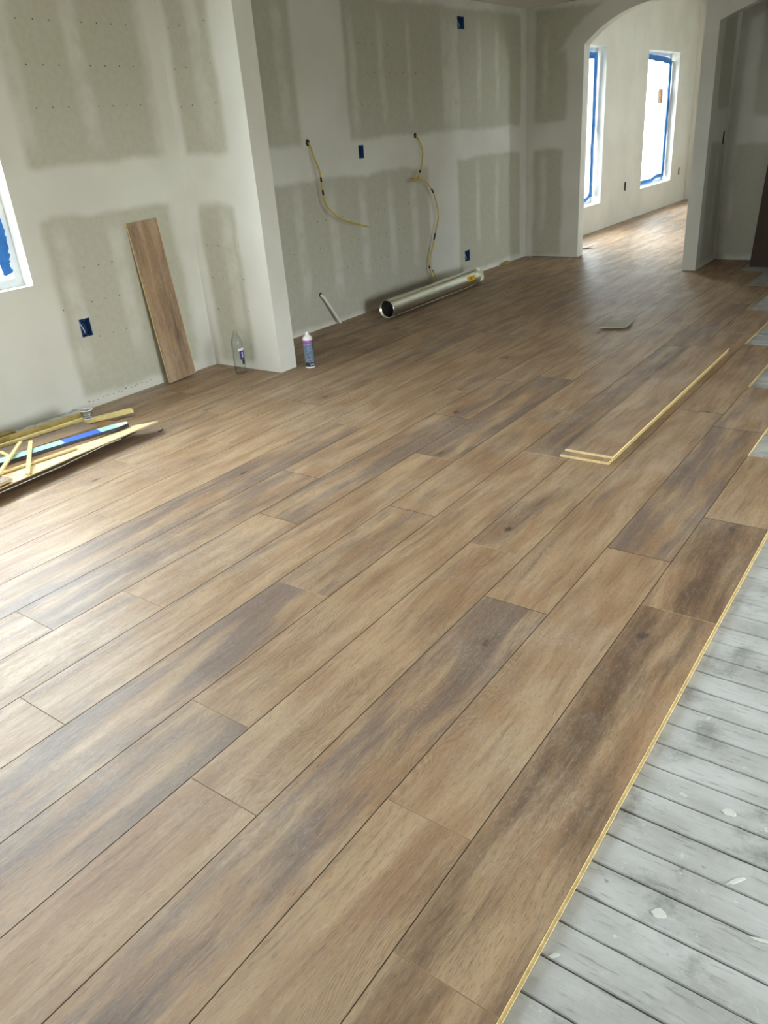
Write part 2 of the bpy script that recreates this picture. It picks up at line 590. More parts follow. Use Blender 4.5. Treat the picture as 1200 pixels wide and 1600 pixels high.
wf = wall_panel('wall_left_far', 'Y', XF, XF - 0.22, YS1, YE + 0.15, -0.03, 3.25, [WA, WB] + bx_far + bx_room, [d_far, M['mud']],
                'far left wall of taped grey drywall with cables')

# stub wall
d_stub = drywall('drywall_stub', 'X', [(-4.20, -3.835, 1.37, 2.35), (-4.19, -3.85, 0.04, 1.06)],
                 [(-3.97, 1.5, 2.4, 0.05), (-3.945, 0.24, 1.0, 0.05)])
wall_panel('wall_stub', 'X', YS0, YS1, XL, XS, Z0, CZ, [], [d_stub, M['mud']], 'short return wall jutting out from the left')

# arch wall: low segmental arch between the far-left wall and the pier
arc = []
xc, zc, R = -2.85, 1.26, 1.0835
for k in range(25):
    x = -3.585 + 1.375 * k / 24
    arc.append((x, zc + math.sqrt(R * R - (x - xc) ** 2)))
d_arch = drywall('drywall_arch', 'X', [(-4.13, -3.765, 1.37, 2.20), (-4.13, -3.3, 2.13, 2.40), (-4.14, -3.79, 0.02, 1.12)],
                 [(-4.01, 1.54, 2.22, 0.03), (-4.015, 0.28, 1.05, 0.035)], (-2.85, 1.26, 1.26, 2.04))
arch_wall('wall_arch', XF, -2.13, arc, Z0, 3.25, YA0, YA1, [d_arch, M['mud']], 'drywall wall with an arched opening to the bright room')

# pier (end of a short wall) and the wide arch over the alcove
bx_alc = [(8.415, 8.465, 1.075, 1.19)]
d_pier = drywall('drywall_pier', 'Y', [(8.12, 8.5, 1.38, 2.3), (8.05, 8.52, 0.05, 1.1)], [(8.3, 0.3, 1.0, 0.04)])
wall_panel('wall_pier', 'Y', -2.124, -2.250, YP, YB + 0.06, Z0, CZ, bx_alc, [d_pier, M['mud']], 'narrow drywall pier beside the arch')
arc2 = []
c2, h2 = 1.38, 0.27
R2 = (c2 * c2 + h2 * h2) / (2 * h2)
for k in range(25):
    x = -c2 + 2 * c2 * k / 24
    arc2.append((-2.124 + c2 + x, 2.05 + h2 - R2 + math.sqrt(R2 * R2 - x * x)))
arch_wall('wall_front', -2.124, XR, arc2, -0.012, CZ, YP, YP + 0.126, [M['mud'], M['mud']], 'drywall header with a wide arch over the alcove')
d_alc = drywall('drywall_alcove', 'X', [(-1.93, -1.0, 1.30, 2.3), (-2.04, -1.0, 0.04, 1.06)], [(-1.66, 0.2, 1.0, 0.05), (-1.5, 1.4, 2.2, 0.05)])
wall_panel('wall_alcove', 'X', YB, YB + 0.12, -2.124, XR, Z0 - 0.012, CZ, [], [d_alc, M['mud']], 'dark back wall of the alcove')

# the rest of the rooms
WBK = [(-4.1, -2.7, 0.78, 2.2)]
wall_panel('wall_back', 'X', YBACK, YBACK - 0.17, XL, XR + 0.17, -0.03, CZ, WBK, [M['mud'], M['mud']])
wall_panel('wall_right', 'Y', XR, XR + 0.17, YBACK, YB + 0.12, -0.03, CZ, [W6], [M['mud'], M['mud']])
wall_panel('wall_light_block', 'X', 5.0, 5.13, 0.35, XR, -0.03, CZ, [], [M['mud'], M['mud']])  # unseen wall piece added to keep direct window light off the alcove
wall_panel('wall_room_end', 'X', YE, YE + 0.15, XF, 0.2, -0.03, 3.25, [], [M['mud'], M['mud']])
wall_panel('wall_room_right', 'Y', 0.2, 0.35, YB + 0.12, YE + 0.15, -0.03, 3.25, [W_FILL], [M['mud'], M['mud']])


def slab(name, lo, hi, m, label=None):
    bm = bmesh.new()
    box(bm, lo, hi)
    return struct(obj(name, bm, m), label)


slab('ceiling', (XL - 0.17, YBACK - 0.17, CZ), (XR + 0.17, YA0 + 0.07, CZ + 0.15), M['ceil'])
slab('ceiling_room', (XF - 0.2, YA0 + 0.07, 3.25), (0.35, YE + 0.15, 3.4), M['ceil'])
slab('wall_room_near', (-2.13, YB + 0.12, 0.0), (0.35, YB + 0.18, 3.25), M['mud'])
g = slab('ground', (-40, -40, -0.75), (40, 40, -0.55), M['ground'], 'bare ground outside the house')
g['category'] = 'ground'

# ------------------------------------------------------------------ floor: laid planks over skim-coated boards
floor = slab('floor', (XL - 0.1, YBACK - 0.1, -0.2), (XR + 0.1, YE + 0.1, -0.034), M['slab'], 'wood-look plank floor being laid over a grey subfloor')
XE = -0.4004                    # exposed long edge of the laid planks
T = 0.012
plank_cache = {}


def plank_mesh(w, L, end, tongue):
    key = (round(w, 4), round(L, 4), end, tongue)
    if key in plank_cache:
        return plank_cache[key]
    bm = bmesh.new()
    g = 0.0004
    ch, dz = 0.0011, 0.0011
    rings = []
    for (i, z) in ((0, -T), (0, -dz), (ch, 0)):
        rings.append([bm.verts.new((x, y, z)) for x, y in ((g + i, g + i), (w - g - i, g + i), (w - g - i, L - g - i), (g + i, L - g - i))])
    for k in range(4):
        bm.faces.new((rings[0][k], rings[0][(k + 1) % 4], rings[1][(k + 1) % 4], rings[1][k])).material_index = 2
        bm.faces.new((rings[1][k], rings[1][(k + 1) % 4], rings[2][(k + 1) % 4], rings[2][k])).material_index = (1 if k in (1, 3) else (3 if end else 1))
    bm.faces.new(rings[2])
    bm.faces.new(rings[0][::-1]).material_index = 2
    if tongue in ('side', 'both'):
        box(bm, (w - g, g, -0.0090), (w + 0.006, L - g, -0.0052), 2)
        box(bm, (w - g, g, -T), (w + 0.0025, L - g, -0.0090), 2)
    if tongue in ('end', 'both'):
        box(bm, (g, L - g, -0.0090), (w - g, L + 0.006, -0.0052), 2)
    me = bpy.data.meshes.new('plank')
    bmesh.ops.recalc_face_normals(bm, faces=bm.faces)
    bm.to_mesh(me)
    bm.free()
    for m in (M['lam'], M['joint'], M['core'], M['endpale']):
        me.materials.append(m)
    plank_cache[key] = me
    return me


def lay_plank(x0, w, y0, L, tone, end, tongue=None):
    o = bpy.data.objects.new('plank', plank_mesh(w, L, end, tongue))
    link(o, floor)
    o.location = (x0, y0, 0)
    o.color = (tone[0], tone[1], tone[2], 1)
    return o


# butt joints measured along each row (metres from the camera's foot)
U = P
joints = {0: [3.184, 9.231, 12.241], 1: [4.506, 10.538, 16.58], 2: [8.357, 17.40], 3: [3.62, 9.66, 18.7], 4: [4.524, 13.60, 22.7],
          5: [7.195, 10.203, 16.29, 25.3], 6: [3.391, 12.54, 18.60, 27.6], 7: [5.759, 8.83, 14.86, 17.9, 26.9], 8: [4.53, 10.57, 16.68, 19.71, 28.7],
          9: [4.3, 13.36, 22.4], 10: [7.35, 16.4, 22.4], 11: [2.11, 11.17, 14.23, 23.3], 12: [3.28, 9.32, 18.4], 13: [6.6, 12.64, 21.7],
          14: [8.1, 17.2], 15: [4.4, 13.5, 19.5], 16: [9.9, 15.9]}
row_end = {0: 3.49, 1: 4.495, 2: 5.385, 3: 6.39, 4: 7.32, 5: 8.015}
# board tones: (dark amount, grey amount) where the photograph shows a clear one, keyed by row and joint where it starts
tones = {(0, 0): (0.75, 0.2), (0, 1): (0.8, 0.25), (0, 2): (0.9, 0.3), (0, 3): (0.45, 0.15), (1, 0): (0.15, 0.05), (1, 1): (0.2, 0.15),
         (1, 2): (0.6, 0.8), (2, 0): (0.3, 0.75), (2, 1): (0.2, 0.35), (3, 0): (0.1, 0.15), (3, 1): (0.15, 0.25), (3, 2): (0.35, 0.5),
         (4, 0): (0.25, 0.75), (4, 1): (0.1, 0.25), (4, 2): (0.5, 0.85), (5, 0): (0.3, 0.85), (5, 1): (0.35, 0.7), (5, 2): (0.15, 0.4),
         (6, 0): (0.1, 0.15), (6, 1): (0.1, 0.5), (6, 2): (0.3, 0.8), (7, 0): (0.15, 0.4), (7, 1): (0.0, 0.0), (7, 2): (0.35, 0.8),
         (7, 3): (0.4, 0.6), (8, 0): (0.2, 0.6), (8, 1): (0.2, 0.8), (8, 2): (0.0, 0.1), (9, 0): (0.2, 0.7), (9, 1): (0.25, 0.75),
         (10, 0): (0.05, 0.15), (10, 1): (0.05, 0.1), (11, 0): (0.05, 0.1), (11, 1): (0.05, 0.05), (12, 1): (0.0, 0.2), (13, 1): (0.1, 0.6)}
rnd = random.Random(21)
nrow = 0
for r in range(17):
    x1 = XE - r * P
    x0 = x1 - P
    w = P
    if r == 16:
        x0 = XL + 0.004
        w = x1 - x0
    open_row = -3.56 < (x0 + x1) / 2 < -2.25
    end1 = row_end.get(r, 8.625)
    if r >= 9:
        end1 = 8.545
    if open_row:
        end1 = YE - 0.01
    cuts = [j * U for j in joints[r]]
    k = cuts[-1]
    while k < YE:
        k += rnd.choice((9.06, 6.04, 9.06, 3.02)) * U
        cuts.append(k)
    first = cuts[0] - 9.06 * U
    pts = [max(first, YBACK + 0.02)] + cuts
    for i in range(len(pts) - 1):
        a, b = pts[i], pts[i + 1]
        tone = tones.get((r, i), (rnd.uniform(0.05, 0.55), rnd.uniform(0.05, 0.75)))
        tone = (tone[0], tone[1], rnd.random())
        if r == 16 and YS0 - 0.05 < (a + b) / 2 < 8.6:
            pass
        e = rnd.random() < 0.55
        tong = 'side' if r == 0 else None
        if b <= end1 + 1e-4:
            lay_plank(x0, w, a, b - a, tone, e, tong)
        elif a < end1 - 0.02:
            lay_plank(x0, w, a, end1 - a, tone, e, ('both' if r == 0 else ('side' if r <= 5 else None)))
            if open_row or r < 6:
                break
            if b > YA1 + 0.2:
                lay_plank(x0, w, YA1 + 0.02, min(b, YE - 0.01) - YA1 - 0.02, tone, e)
        elif b > YA1 + 0.2 and a < YE - 0.05 and not open_row and r >= 6:
            s = max(a, YA1 + 0.02)
            lay_plank(x0, w, s, min(b, YE - 0.01) - s, tone, e)
    nrow += 1

# grey boards under the planks, running across them
pitch, ph = 0.08306, 0.884
sub_meshes = []
for q in range(4):
    bm = bmesh.new()
    L = 4.42
    w = pitch
    gg = 0.0011 + 0.0003 * q
    ch = 0.0022
    prof = [(gg, -0.020), (gg, -0.0025), (gg + ch, 0.0), (w - gg - ch, 0.0), (w - gg, -0.0025), (w - gg, -0.020)]
    ra = [bm.verts.new((0, y, z)) for y, z in prof]
    rb = [bm.verts.new((L, y, z)) for y, z in prof]
    for k in range(6):
        bm.faces.new((ra[k], ra[(k + 1) % 6], rb[(k + 1) % 6], rb[k]))
    bm.faces.new(ra[::-1])
    bm.faces.new(rb)
    bmesh.ops.recalc_face_normals(bm, faces=bm.faces)
    me = bpy.data.meshes.new('subfloor_board')
    bm.to_mesh(me)
    bm.free()
    me.materials.append(M['sub'])
    sub_meshes.append(me)
k = int((YBACK - ph) / pitch) + 1
n_sub = 0
while ph + (k + 1) * pitch < YB:
    y = ph + k * pitch
    if y > -1.2:
        o = bpy.data.objects.new('subfloor_board', sub_meshes[rnd.randrange(4)])
        link(o, floor)
        o.location = (-1.88, y, -0.0135 + rnd.uniform(-0.0008, 0.0003))
        o.rotation_euler = (rnd.uniform(-0.006, 0.006), 0, rnd.uniform(-0.0004, 0.0004))
        n_sub += 1
    k += 1
# plaster spots dropped on the boards
for (x, y, sx, sy, rz) in ((-0.237, 1.085, 0.013, 0.011, 0.3), (-0.187, 1.412, 0.013, 0.010, 0.1), (-0.131, 1.24, 0.020, 0.004, 0.9),
                           (-0.059, 1.131, 0.020, 0.004, 0.2), (-0.372, 0.895, 0.010, 0.004, 0.8)):
    bm = bmesh.new()
    n = 14
    top = [bm.verts.new((sx * math.cos(6.2832 * i / n) * (1 + 0.15 * math.sin(3 * i)), sy * math.sin(6.2832 * i / n) * (1 + 0.15 * math.cos(2 * i)), 0.0012)) for i in range(n)]
    bot = [bm.verts.new((v.co.x * 1.1, v.co.y * 1.1, -0.0012)) for v in top]
    bm.faces.new(top)
    for i in range(n):
        bm.faces.new((top[i], bot[i], bot[(i + 1) % n], top[(i + 1) % n]))
    o = obj('plaster_spot', bm, M['spot'], floor)
    o.location = (x, y, -0.0128)
    o.rotation_euler = (0, 0, rz)

# ------------------------------------------------------------------ screw heads dimpled into the drywall
def screws(name, parent, pts, axis, c, nrm):
    bm = bmesh.new()
    for a, z in pts:
        ctr = Vector((c, a, z)) if axis == 'Y' else Vector((a, c, z))
        n = Vector(nrm)
        u = Vector((0, 0, 1))
        w = n.cross(u)
        f = [bm.verts.new(ctr + n * 0.0006 + (u * math.sin(t) + w * math.cos(t)) * 0.0042) for t in [6.2832 * k / 7 for k in range(7)]]
        b = [bm.verts.new(v.co - n * 0.0012) for v in f]
        bm.faces.new(f)
        for k in range(7):
            bm.faces.new((f[k], b[k], b[(k + 1) % 7], f[(k + 1) % 7]))
    o = obj(name, bm, M['steel'], parent)
    o['kind'] = 'stuff'
    return o


scL = [(y, z) for z in (2.08, 1.87, 1.665) for y in (2.75, 2.85, 2.95, 3.15, 3.25, 3.35, 3.45)] + \
      [(y, z) for z in (0.82, 0.62, 0.41) for y in (2.81, 2.91, 3.01)] + [(2.61, 0.61), (3.22, 0.62), (3.22, 0.41)]
screws('screw_heads', wl, scL, 'Y', XL, (1, 0, 0))
scF = [(y, z) for z in (0.82, 0.62, 0.42) for y in (4.60, 4.83, 4.92, 5.02, 5.24, 5.32, 5.42, 5.64, 5.73, 5.82, 6.02, 6.12, 6.2)] + \
      [(y, z) for z in (2.05, 1.85, 1.62) for y in (5.62, 5.72, 5.82, 6.02, 6.12, 6.22, 6.42, 6.55, 7.3, 7.4)] + [(4.832, 0.03)]
screws('screw_heads', wf, scF, 'Y', XF, (1, 0, 0))
stub_o = bpy.data.objects['wall_stub']
scB = [(x, z) for z in (2.065, 1.85, 1.645) for x in (-4.18, -4.08, -3.87)] + [(x, z) for z in (0.82, 0.61, 0.40) for x in (-4.15, -4.05, -3.86)]
screws('screw_heads', stub_o, scB, 'X', YS0, (0, -1, 0))

# chewed paper edge along the foot of the near-left wall
bm = bmesh.new()
for i in range(16):
    y = 2.62 + 0.032 * i + rnd.uniform(-0.01, 0.01)
    h = 0.042 + rnd.uniform(-0.006, 0.006)
    box(bm, (XL - 0.001, y, h), (XL + 0.001, y + rnd.uniform(0.004, 0.016), h + rnd.uniform(0.002, 0.006)))
o = obj('paper_tears', bm, M['steel'], wl)
o['kind'] = 'stuff'


# ------------------------------------------------------------------ windows
def window(idx, axis, c_in, c_out, a0, a1, z0, z1, mull=None, label=None):
    """Vinyl window standing in the wall between c_in (room face) and c_out."""
    root = struct(empty('window_%d' % idx, (0, 0, 0)), label)

    def B(bm, a, b, y, z, c, d):
        lo = (min(c, d), a, y) if axis == 'Y' else (a, min(c, d), y)
        hi = (max(c, d), b, z) if axis == 'Y' else (b, max(c, d), z)
        box(bm, lo, hi)
    s = 1 if c_out > c_in else -1
    f0 = c_out - s * 0.075
    f1 = c_out + s * 0.004
    fw = 0.045
    bm = bmesh.new()
    B(bm, a0 - 0.003, a0 + fw, z0 - 0.003, z1 + 0.003, f0, f1)
    B(bm, a1 - fw, a1 + 0.003, z0 - 0.003, z1 + 0.003, f0, f1)
    B(bm, a0 + fw, a1 - fw, z0 - 0.003, z0 + fw, f0, f1)
    B(bm, a0 + fw, a1 - fw, z1 - fw, z1 + 0.003, f0, f1)
    obj('window_frame', bm, M['vinyl'], root)
    if mull:
        bm = bmesh.new()
        B(bm, mull - 0.022, mull + 0.022, z0 + fw, z1 - fw, f0 + s * 0.01, f1)
        obj('mullion', bm, M['vinyl'], root)
    spans = [(a0 + fw, (mull - 0.022) if mull else a1 - fw)] + ([(mull + 0.022, a1 - fw)] if mull else [])
    for (p, q) in spans:
        bm = bmesh.new()
        B(bm, p, q, z0 + fw, z1 - fw, f0 + s * 0.035, f0 + s * 0.039)
        obj('pane', bm, M['pane'], root)
    return root


window(1, 'Y', XL, XL - 0.17, *W1, mull=1.45, label='bright window at the left edge, hung with plastic')
window(2, 'Y', XF, XF - 0.22, *WA, mull=10.1, label='window just inside the arch, partly hidden by its jamb')
window(3, 'Y', XF, XF - 0.22, *WB, mull=13.20, label='tall window further down the bright room')
window(4, 'X', YBACK, YBACK - 0.17, *WBK[0], mull=-3.4)
window(5, 'Y', XR, XR + 0.17, *W6, mull=2.25)
window(6, 'Y', 0.2, 0.35, *W_FILL)  # added fill window, out of view, sized for the far room's light


def sheet(name, label, x, y0, y1, z0, z1, strips, seed):
    root = tag(empty(name, (x, (y0 + y1) / 2, z0)), label, 'plastic sheet')
    bm = bmesh.new()
    ny, nz = 28, 36
    G = []
    for j in range(nz + 1):
        row = []
        for i in range(ny + 1):
            fy, fz = i / ny, j / nz
            y = y0 + (y1 - y0) * fy
            z = z0 + (z1 - z0) * fz
            edge = min(1.0, 6 * min(fy, 1 - fy)) * min(1.0, 8 * min(fz, 1 - fz))
            d = noise.noise((y * 9 + seed, z * 1.6, seed)) * 0.018 + noise.noise((y * 22, z * 4 + seed, 3)) * 0.007
            row.append(bm.verts.new((d * edge, y - (y0 + y1) / 2, z - z0)))
        G.append(row)
    for j in range(nz):
        for i in range(ny):
            bm.faces.new((G[j][i], G[j][i + 1], G[j + 1][i + 1], G[j + 1][i]))
    obj('film', bm, M['film'], root, True)
    for pts, w in strips:
        pts = [Vector((0.004, p[0] - (y0 + y1) / 2, p[1] - z0)) for p in pts]
        bm = bmesh.new()
        prev = None
        path = smooth_path(pts, 6)
        for i, p in enumerate(path):
            d = (path[min(i + 1, len(path) - 1)] - path[max(i - 1, 0)]).normalized()
            n = Vector((0, -d.z, d.y))
            ww = w * (1 + 0.35 * noise.noise((i * 0.7, seed, w * 50)))
            off = 0.006 * noise.noise((i * 0.9, seed + 4, 1))
            cur = [bm.verts.new(p + n * (k * ww) + Vector((x_ + off, 0, 0))) for k, x_ in ((-0.5, 0), (0.5, 0.0015), (0.5, 0.003), (-0.5, 0.002))]
            if prev:
                for a in range(4):
                    bm.faces.new((prev[a], prev[(a + 1) % 4], cur[(a + 1) % 4], cur[a]))
            prev = cur
        obj('tape_strip', bm, M['tape'], root, True)
    return root


sheet('plastic_sheet', 'clear plastic taped over the window at the left edge', XL - 0.088, 0.5, 2.42, 0.80, 2.17,
      [([(2.388, 0.85), (2.378, 0.90), (2.392, 0.97), (2.398, 1.06), (2.395, 1.14)], 0.06), ([(1.05, 0.81), (1.5, 0.82), (2.0, 0.812)], 0.04)], 3.1)
sheet('plastic_sheet', 'clear plastic with blue tape over the window beside the arch jamb', XF - 0.115, 9.44, 10.765, 0.37, 2.15,
      [([(10.71, 0.43), (10.70, 0.9), (10.715, 1.4), (10.705, 2.10)], 0.10), ([(9.5, 2.09), (10.2, 2.085), (10.75, 2.08)], 0.08),
       ([(9.5, 0.40), (10.3, 0.395), (10.60, 0.42), (10.70, 0.5)], 0.05)], 8.4)
s3 = sheet('plastic_sheet', 'clear plastic with blue tape over the tall far window', XF - 0.115, 12.40, 13.73, 0.40, 2.155,
           [([(13.69, 0.45), (13.69, 0.9), (13.70, 1.4), (13.69, 2.07)], 0.10), ([(12.42, 2.11), (12.9, 2.10), (13.35, 2.085), (13.7, 2.06)], 0.075),
            ([(12.42, 0.42), (12.75, 0.435), (13.1, 0.43), (13.4, 0.47), (13.69, 0.46)], 0.06)], 14.2)
bm = bmesh.new()
box(bm, (XF - 0.166, 13.36, 1.50), (XF - 0.163, 13.56, 1.70))
st_o = tag(obj('window_sticker', bm, M['orange']), 'small orange sticker on the tall far window', 'sticker')

portal('portal_a', (XL - 0.18, 1.457, 1.49), (1, 0, 0), 1.42, 2.0)
portal('portal_d', (-3.4, YBACK - 0.18, 1.49), (0, 1, 0), 1.42, 1.4)
portal('portal_b', (XF - 0.23, 10.1, 1.26), (1, 0, 0), 1.82, 1.39)
portal('portal_c', (XF - 0.23, 13.05, 1.28), (1, 0, 0), 1.79, 1.40)
portal('portal_f', (XR + 0.18, 2.25, 0.785), (-1, 0, 0), 1.53, 2.1)
portal('portal_g', (0.36, 11.0, 2.15), (-1, 0, 0), 1.9, 0.6)


# ------------------------------------------------------------------ recessed electrical boxes
def ebox(label, axis, c, s, h, mat, depth=0.06, wires=True):
    """Open plastic box let into the wall; s is the direction into the wall."""
    a0, a1, z0, z1 = h
    root = tag(empty('electrical_box', (c, (a0 + a1) / 2, z0) if axis == 'Y' else ((a0 + a1) / 2, c, z0)), label, 'electrical box')
    root_inv = root.location.copy()
    t = 0.003

    def B(bm, a, b, y, z, d0, d1):
        lo = Vector((c + s * d0, a, y)) if axis == 'Y' else Vector((a, c + s * d0, y))
        hi = Vector((c + s * d1, b, z)) if axis == 'Y' else Vector((b, c + s * d1, z))
        l2 = Vector([min(p, q) for p, q in zip(lo, hi)]) - root_inv
        h2 = Vector([max(p, q) for p, q in zip(lo, hi)]) - root_inv
        box(bm, l2, h2)
    bm = bmesh.new()
    e = 0.0005
    B(bm, a0 + e, a0 + t, z0 + e, z1 - e, 0.001, depth)
    B(bm, a1 - t, a1 - e, z0 + e, z1 - e, 0.001, depth)
    B(bm, a0 + t, a1 - t, z0 + e, z0 + t, 0.001, depth)
    B(bm, a0 + t, a1 - t, z1 - t, z1 - e, 0.001, depth)
    B(bm, a0 + t, a1 - t, z0 + t, z1 - t, depth - 0.004, depth)
    obj('housing', bm, mat, root)
    m = (a0 + a1) / 2
    for zz in (z0 + t, z1 - t - 0.008):
        bm = bmesh.new()
        B(bm, m - 0.007, m + 0.007, zz, zz + 0.008, 0.001, 0.02)
        obj('screw_boss', bm, mat, root)
    if wires:
        for dy in (-0.012, 0.010):
            bm = bmesh.new()
            zz = (z0 + z1) / 2
            raw = [(0.05, dy, 0.035), (0.025, dy * 1.4, 0.02), (0.012, dy, -0.01), (0.014, dy * 0.6, -0.032), (0.04, dy * 0.4, -0.036)]
            pts = []
            for d, a, z in raw:
                pt = Vector((c + s * d, m + a, zz + z)) if axis == 'Y' else Vector((m + a, c + s * d, zz + z))
                pts.append(pt - root_inv)
            tube(bm, smooth_path(pts, 4), 0.0032, 6)
            obj('wire', bm, M['pex'] if dy < 0 else M['black'], root)
    return root


ebox('blue electrical box in the near left wall, left of the leaning plank', 'Y', XL, -1, boxes_left[0], M['boxblue'])
ebox('narrow dark blue box between the two yellow cables', 'Y', XF, -1, bx_far[0], M['boxblue'], wires=False)
ebox('low blue box just above the end of the metal duct', 'Y', XF, -1, bx_far[1], M['boxblue'])
ebox('high blue box near the ceiling of the far left wall', 'Y', XF, -1, bx_far[2], M['boxblue'])
ebox('dark outlet box between the two windows of the bright room', 'Y', XF, -1, bx_room[0], M['black'], wires=False)
ebox('dark outlet box right of the tall far window', 'Y', XF, -1, bx_room[1], M['black'], wires=False)
ebox('dark switch box on the side of the pier', 'Y', -2.124, -1, bx_alc[0], M['black'], wires=False)

# ------------------------------------------------------------------ yellow cables
def cable(label, pts, marks, r=0.0062):
    root = tag(empty('electrical_cable', pts[0]), label, 'cable')
    o0 = Vector(pts[0])
    path = [p - o0 for p in smooth_path(pts, 5)]
    bm = bmesh.new()
    tube(bm, path, r, 8)
    obj('sheath', bm, M['cable'], root)
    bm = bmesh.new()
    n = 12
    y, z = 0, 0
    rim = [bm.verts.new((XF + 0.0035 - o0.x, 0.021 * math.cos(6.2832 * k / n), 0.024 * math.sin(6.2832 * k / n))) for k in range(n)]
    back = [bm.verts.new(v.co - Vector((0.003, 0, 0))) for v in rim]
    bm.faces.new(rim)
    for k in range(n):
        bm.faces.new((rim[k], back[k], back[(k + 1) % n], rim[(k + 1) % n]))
    obj('hole_dark_disc', bm, M['black'], root)  # black disc on the wall face, painting the dark of a cable hole
    for i in marks:
        bm = bmesh.new()
        seg = path[i:i + 3]
        tube(bm, seg, r + 0.0016, 8)
        obj('print_mark', bm, M['black'], root)
    bm = bmesh.new()
    d = (path[-1] - path[-2]).normalized()
    for q in (-0.003, 0.003):
        tube(bm, [path[-1] + Vector((0, q, 0)), path[-1] + Vector((0, q, 0)) + d * 0.02], 0.002, 6)
    obj('conductor', bm, M['black'], root)
    return root


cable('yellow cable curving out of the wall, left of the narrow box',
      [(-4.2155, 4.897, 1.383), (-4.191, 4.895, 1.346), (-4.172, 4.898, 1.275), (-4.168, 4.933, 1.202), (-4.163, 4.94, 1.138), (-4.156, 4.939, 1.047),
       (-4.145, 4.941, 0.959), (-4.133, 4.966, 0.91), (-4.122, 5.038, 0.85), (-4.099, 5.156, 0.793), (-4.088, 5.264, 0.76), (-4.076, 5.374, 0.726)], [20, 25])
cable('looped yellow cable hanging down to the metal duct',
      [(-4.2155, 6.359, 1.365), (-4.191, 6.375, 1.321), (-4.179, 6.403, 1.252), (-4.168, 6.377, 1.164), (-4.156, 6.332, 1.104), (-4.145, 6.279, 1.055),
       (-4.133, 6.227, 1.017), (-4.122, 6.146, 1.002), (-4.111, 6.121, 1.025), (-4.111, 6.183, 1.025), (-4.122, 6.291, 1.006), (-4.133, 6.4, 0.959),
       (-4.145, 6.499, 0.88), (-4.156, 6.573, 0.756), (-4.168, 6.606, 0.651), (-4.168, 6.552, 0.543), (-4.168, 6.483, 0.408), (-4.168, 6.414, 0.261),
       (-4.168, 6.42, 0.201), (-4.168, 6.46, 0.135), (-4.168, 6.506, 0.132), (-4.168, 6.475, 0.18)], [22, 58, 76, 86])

# white pipe stub
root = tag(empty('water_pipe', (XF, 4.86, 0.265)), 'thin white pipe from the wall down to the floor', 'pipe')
bm = bmesh.new()
tube(bm, smooth_path([(0.0, 0, 0), (0.03, 0.01, -0.03), (0.045, 0.08, -0.14), (0.06, 0.147, -0.252)], 6), 0.011, 10)
obj('pipe', bm, M['pex'], root)
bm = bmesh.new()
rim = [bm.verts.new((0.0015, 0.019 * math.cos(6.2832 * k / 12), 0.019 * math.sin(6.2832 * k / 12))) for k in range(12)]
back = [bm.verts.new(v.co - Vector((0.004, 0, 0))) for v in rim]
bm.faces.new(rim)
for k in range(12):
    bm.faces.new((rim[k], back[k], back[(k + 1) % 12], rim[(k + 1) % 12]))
obj('hole_dark_disc', bm, M['black'], root)  # flat black disc in place of the dark opening around the pipe

# ------------------------------------------------------------------ galvanised duct lying along the wall
RD = 0.074
A = Vector((-3.905, 5.315, RD + 0.0005))
Bv = Vector((-3.935, 6.92, RD + 0.0005))
root = tag(empty('sheet_metal_duct', (A.x, A.y, 0)), 'shiny galvanised round duct lying along the far left wall', 'duct')
root.rotation_euler = (0, 0, math.atan2(-(Bv - A).x, (Bv - A).y))
LD = (Bv - A).length
turn = Matrix.Translation((0, 0, RD + 0.0005)) @ Matrix.Rotation(-math.pi / 2, 4, 'X')


def xf(bm, m):
    bmesh.ops.transform(bm, matrix=m, verts=bm.verts)


bm = bmesh.new()
lathe(bm, [(RD - 0.0015, LD - 0.12), (RD - 0.0015, 0.0), (RD, 0.0), (RD, 0.012), (RD, LD - 0.11), (RD + 0.0022, LD - 0.105), (RD, LD - 0.10), (RD, LD - 0.075)], 48)
xf(bm, turn)
obj('tube', bm, M['zinc'], root)
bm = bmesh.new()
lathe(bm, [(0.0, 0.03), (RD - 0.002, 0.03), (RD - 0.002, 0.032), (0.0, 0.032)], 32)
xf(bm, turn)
obj('dark_inside_disc', bm, M['black'], root)  # black disc set in the tube, standing in for its shaded inside
bm = bmesh.new()
n = 96
r0 = []
for (z, amp) in ((LD - 0.075, 0.0), (LD - 0.06, 0.0022), (LD, 0.0028)):
    r0.append([bm.verts.new(((RD - amp * 1.2 + amp * math.cos(k * math.pi)) * math.cos(2 * math.pi * k / n), (RD - amp * 1.2 + amp * math.cos(k * math.pi)) * math.sin(2 * math.pi * k / n), z)) for k in range(n)])
for a, b in zip(r0, r0[1:]):
    for k in range(n):
        bm.faces.new((a[k], a[(k + 1) % n], b[(k + 1) % n], b[k]))
xf(bm, turn)
obj('crimped_end', bm, M['zinc'], root)
bm = bmesh.new()
box(bm, (-0.005, -0.0025, 0.006), (0.005, 0.0015, LD - 0.08))
bmesh.ops.translate(bm, vec=(0, RD, 0), verts=bm.verts)
xf(bm, Matrix.Rotation(math.radians(-20), 4, 'Z'))
xf(bm, turn)
obj('lock_seam', bm, M['zinc'], root)


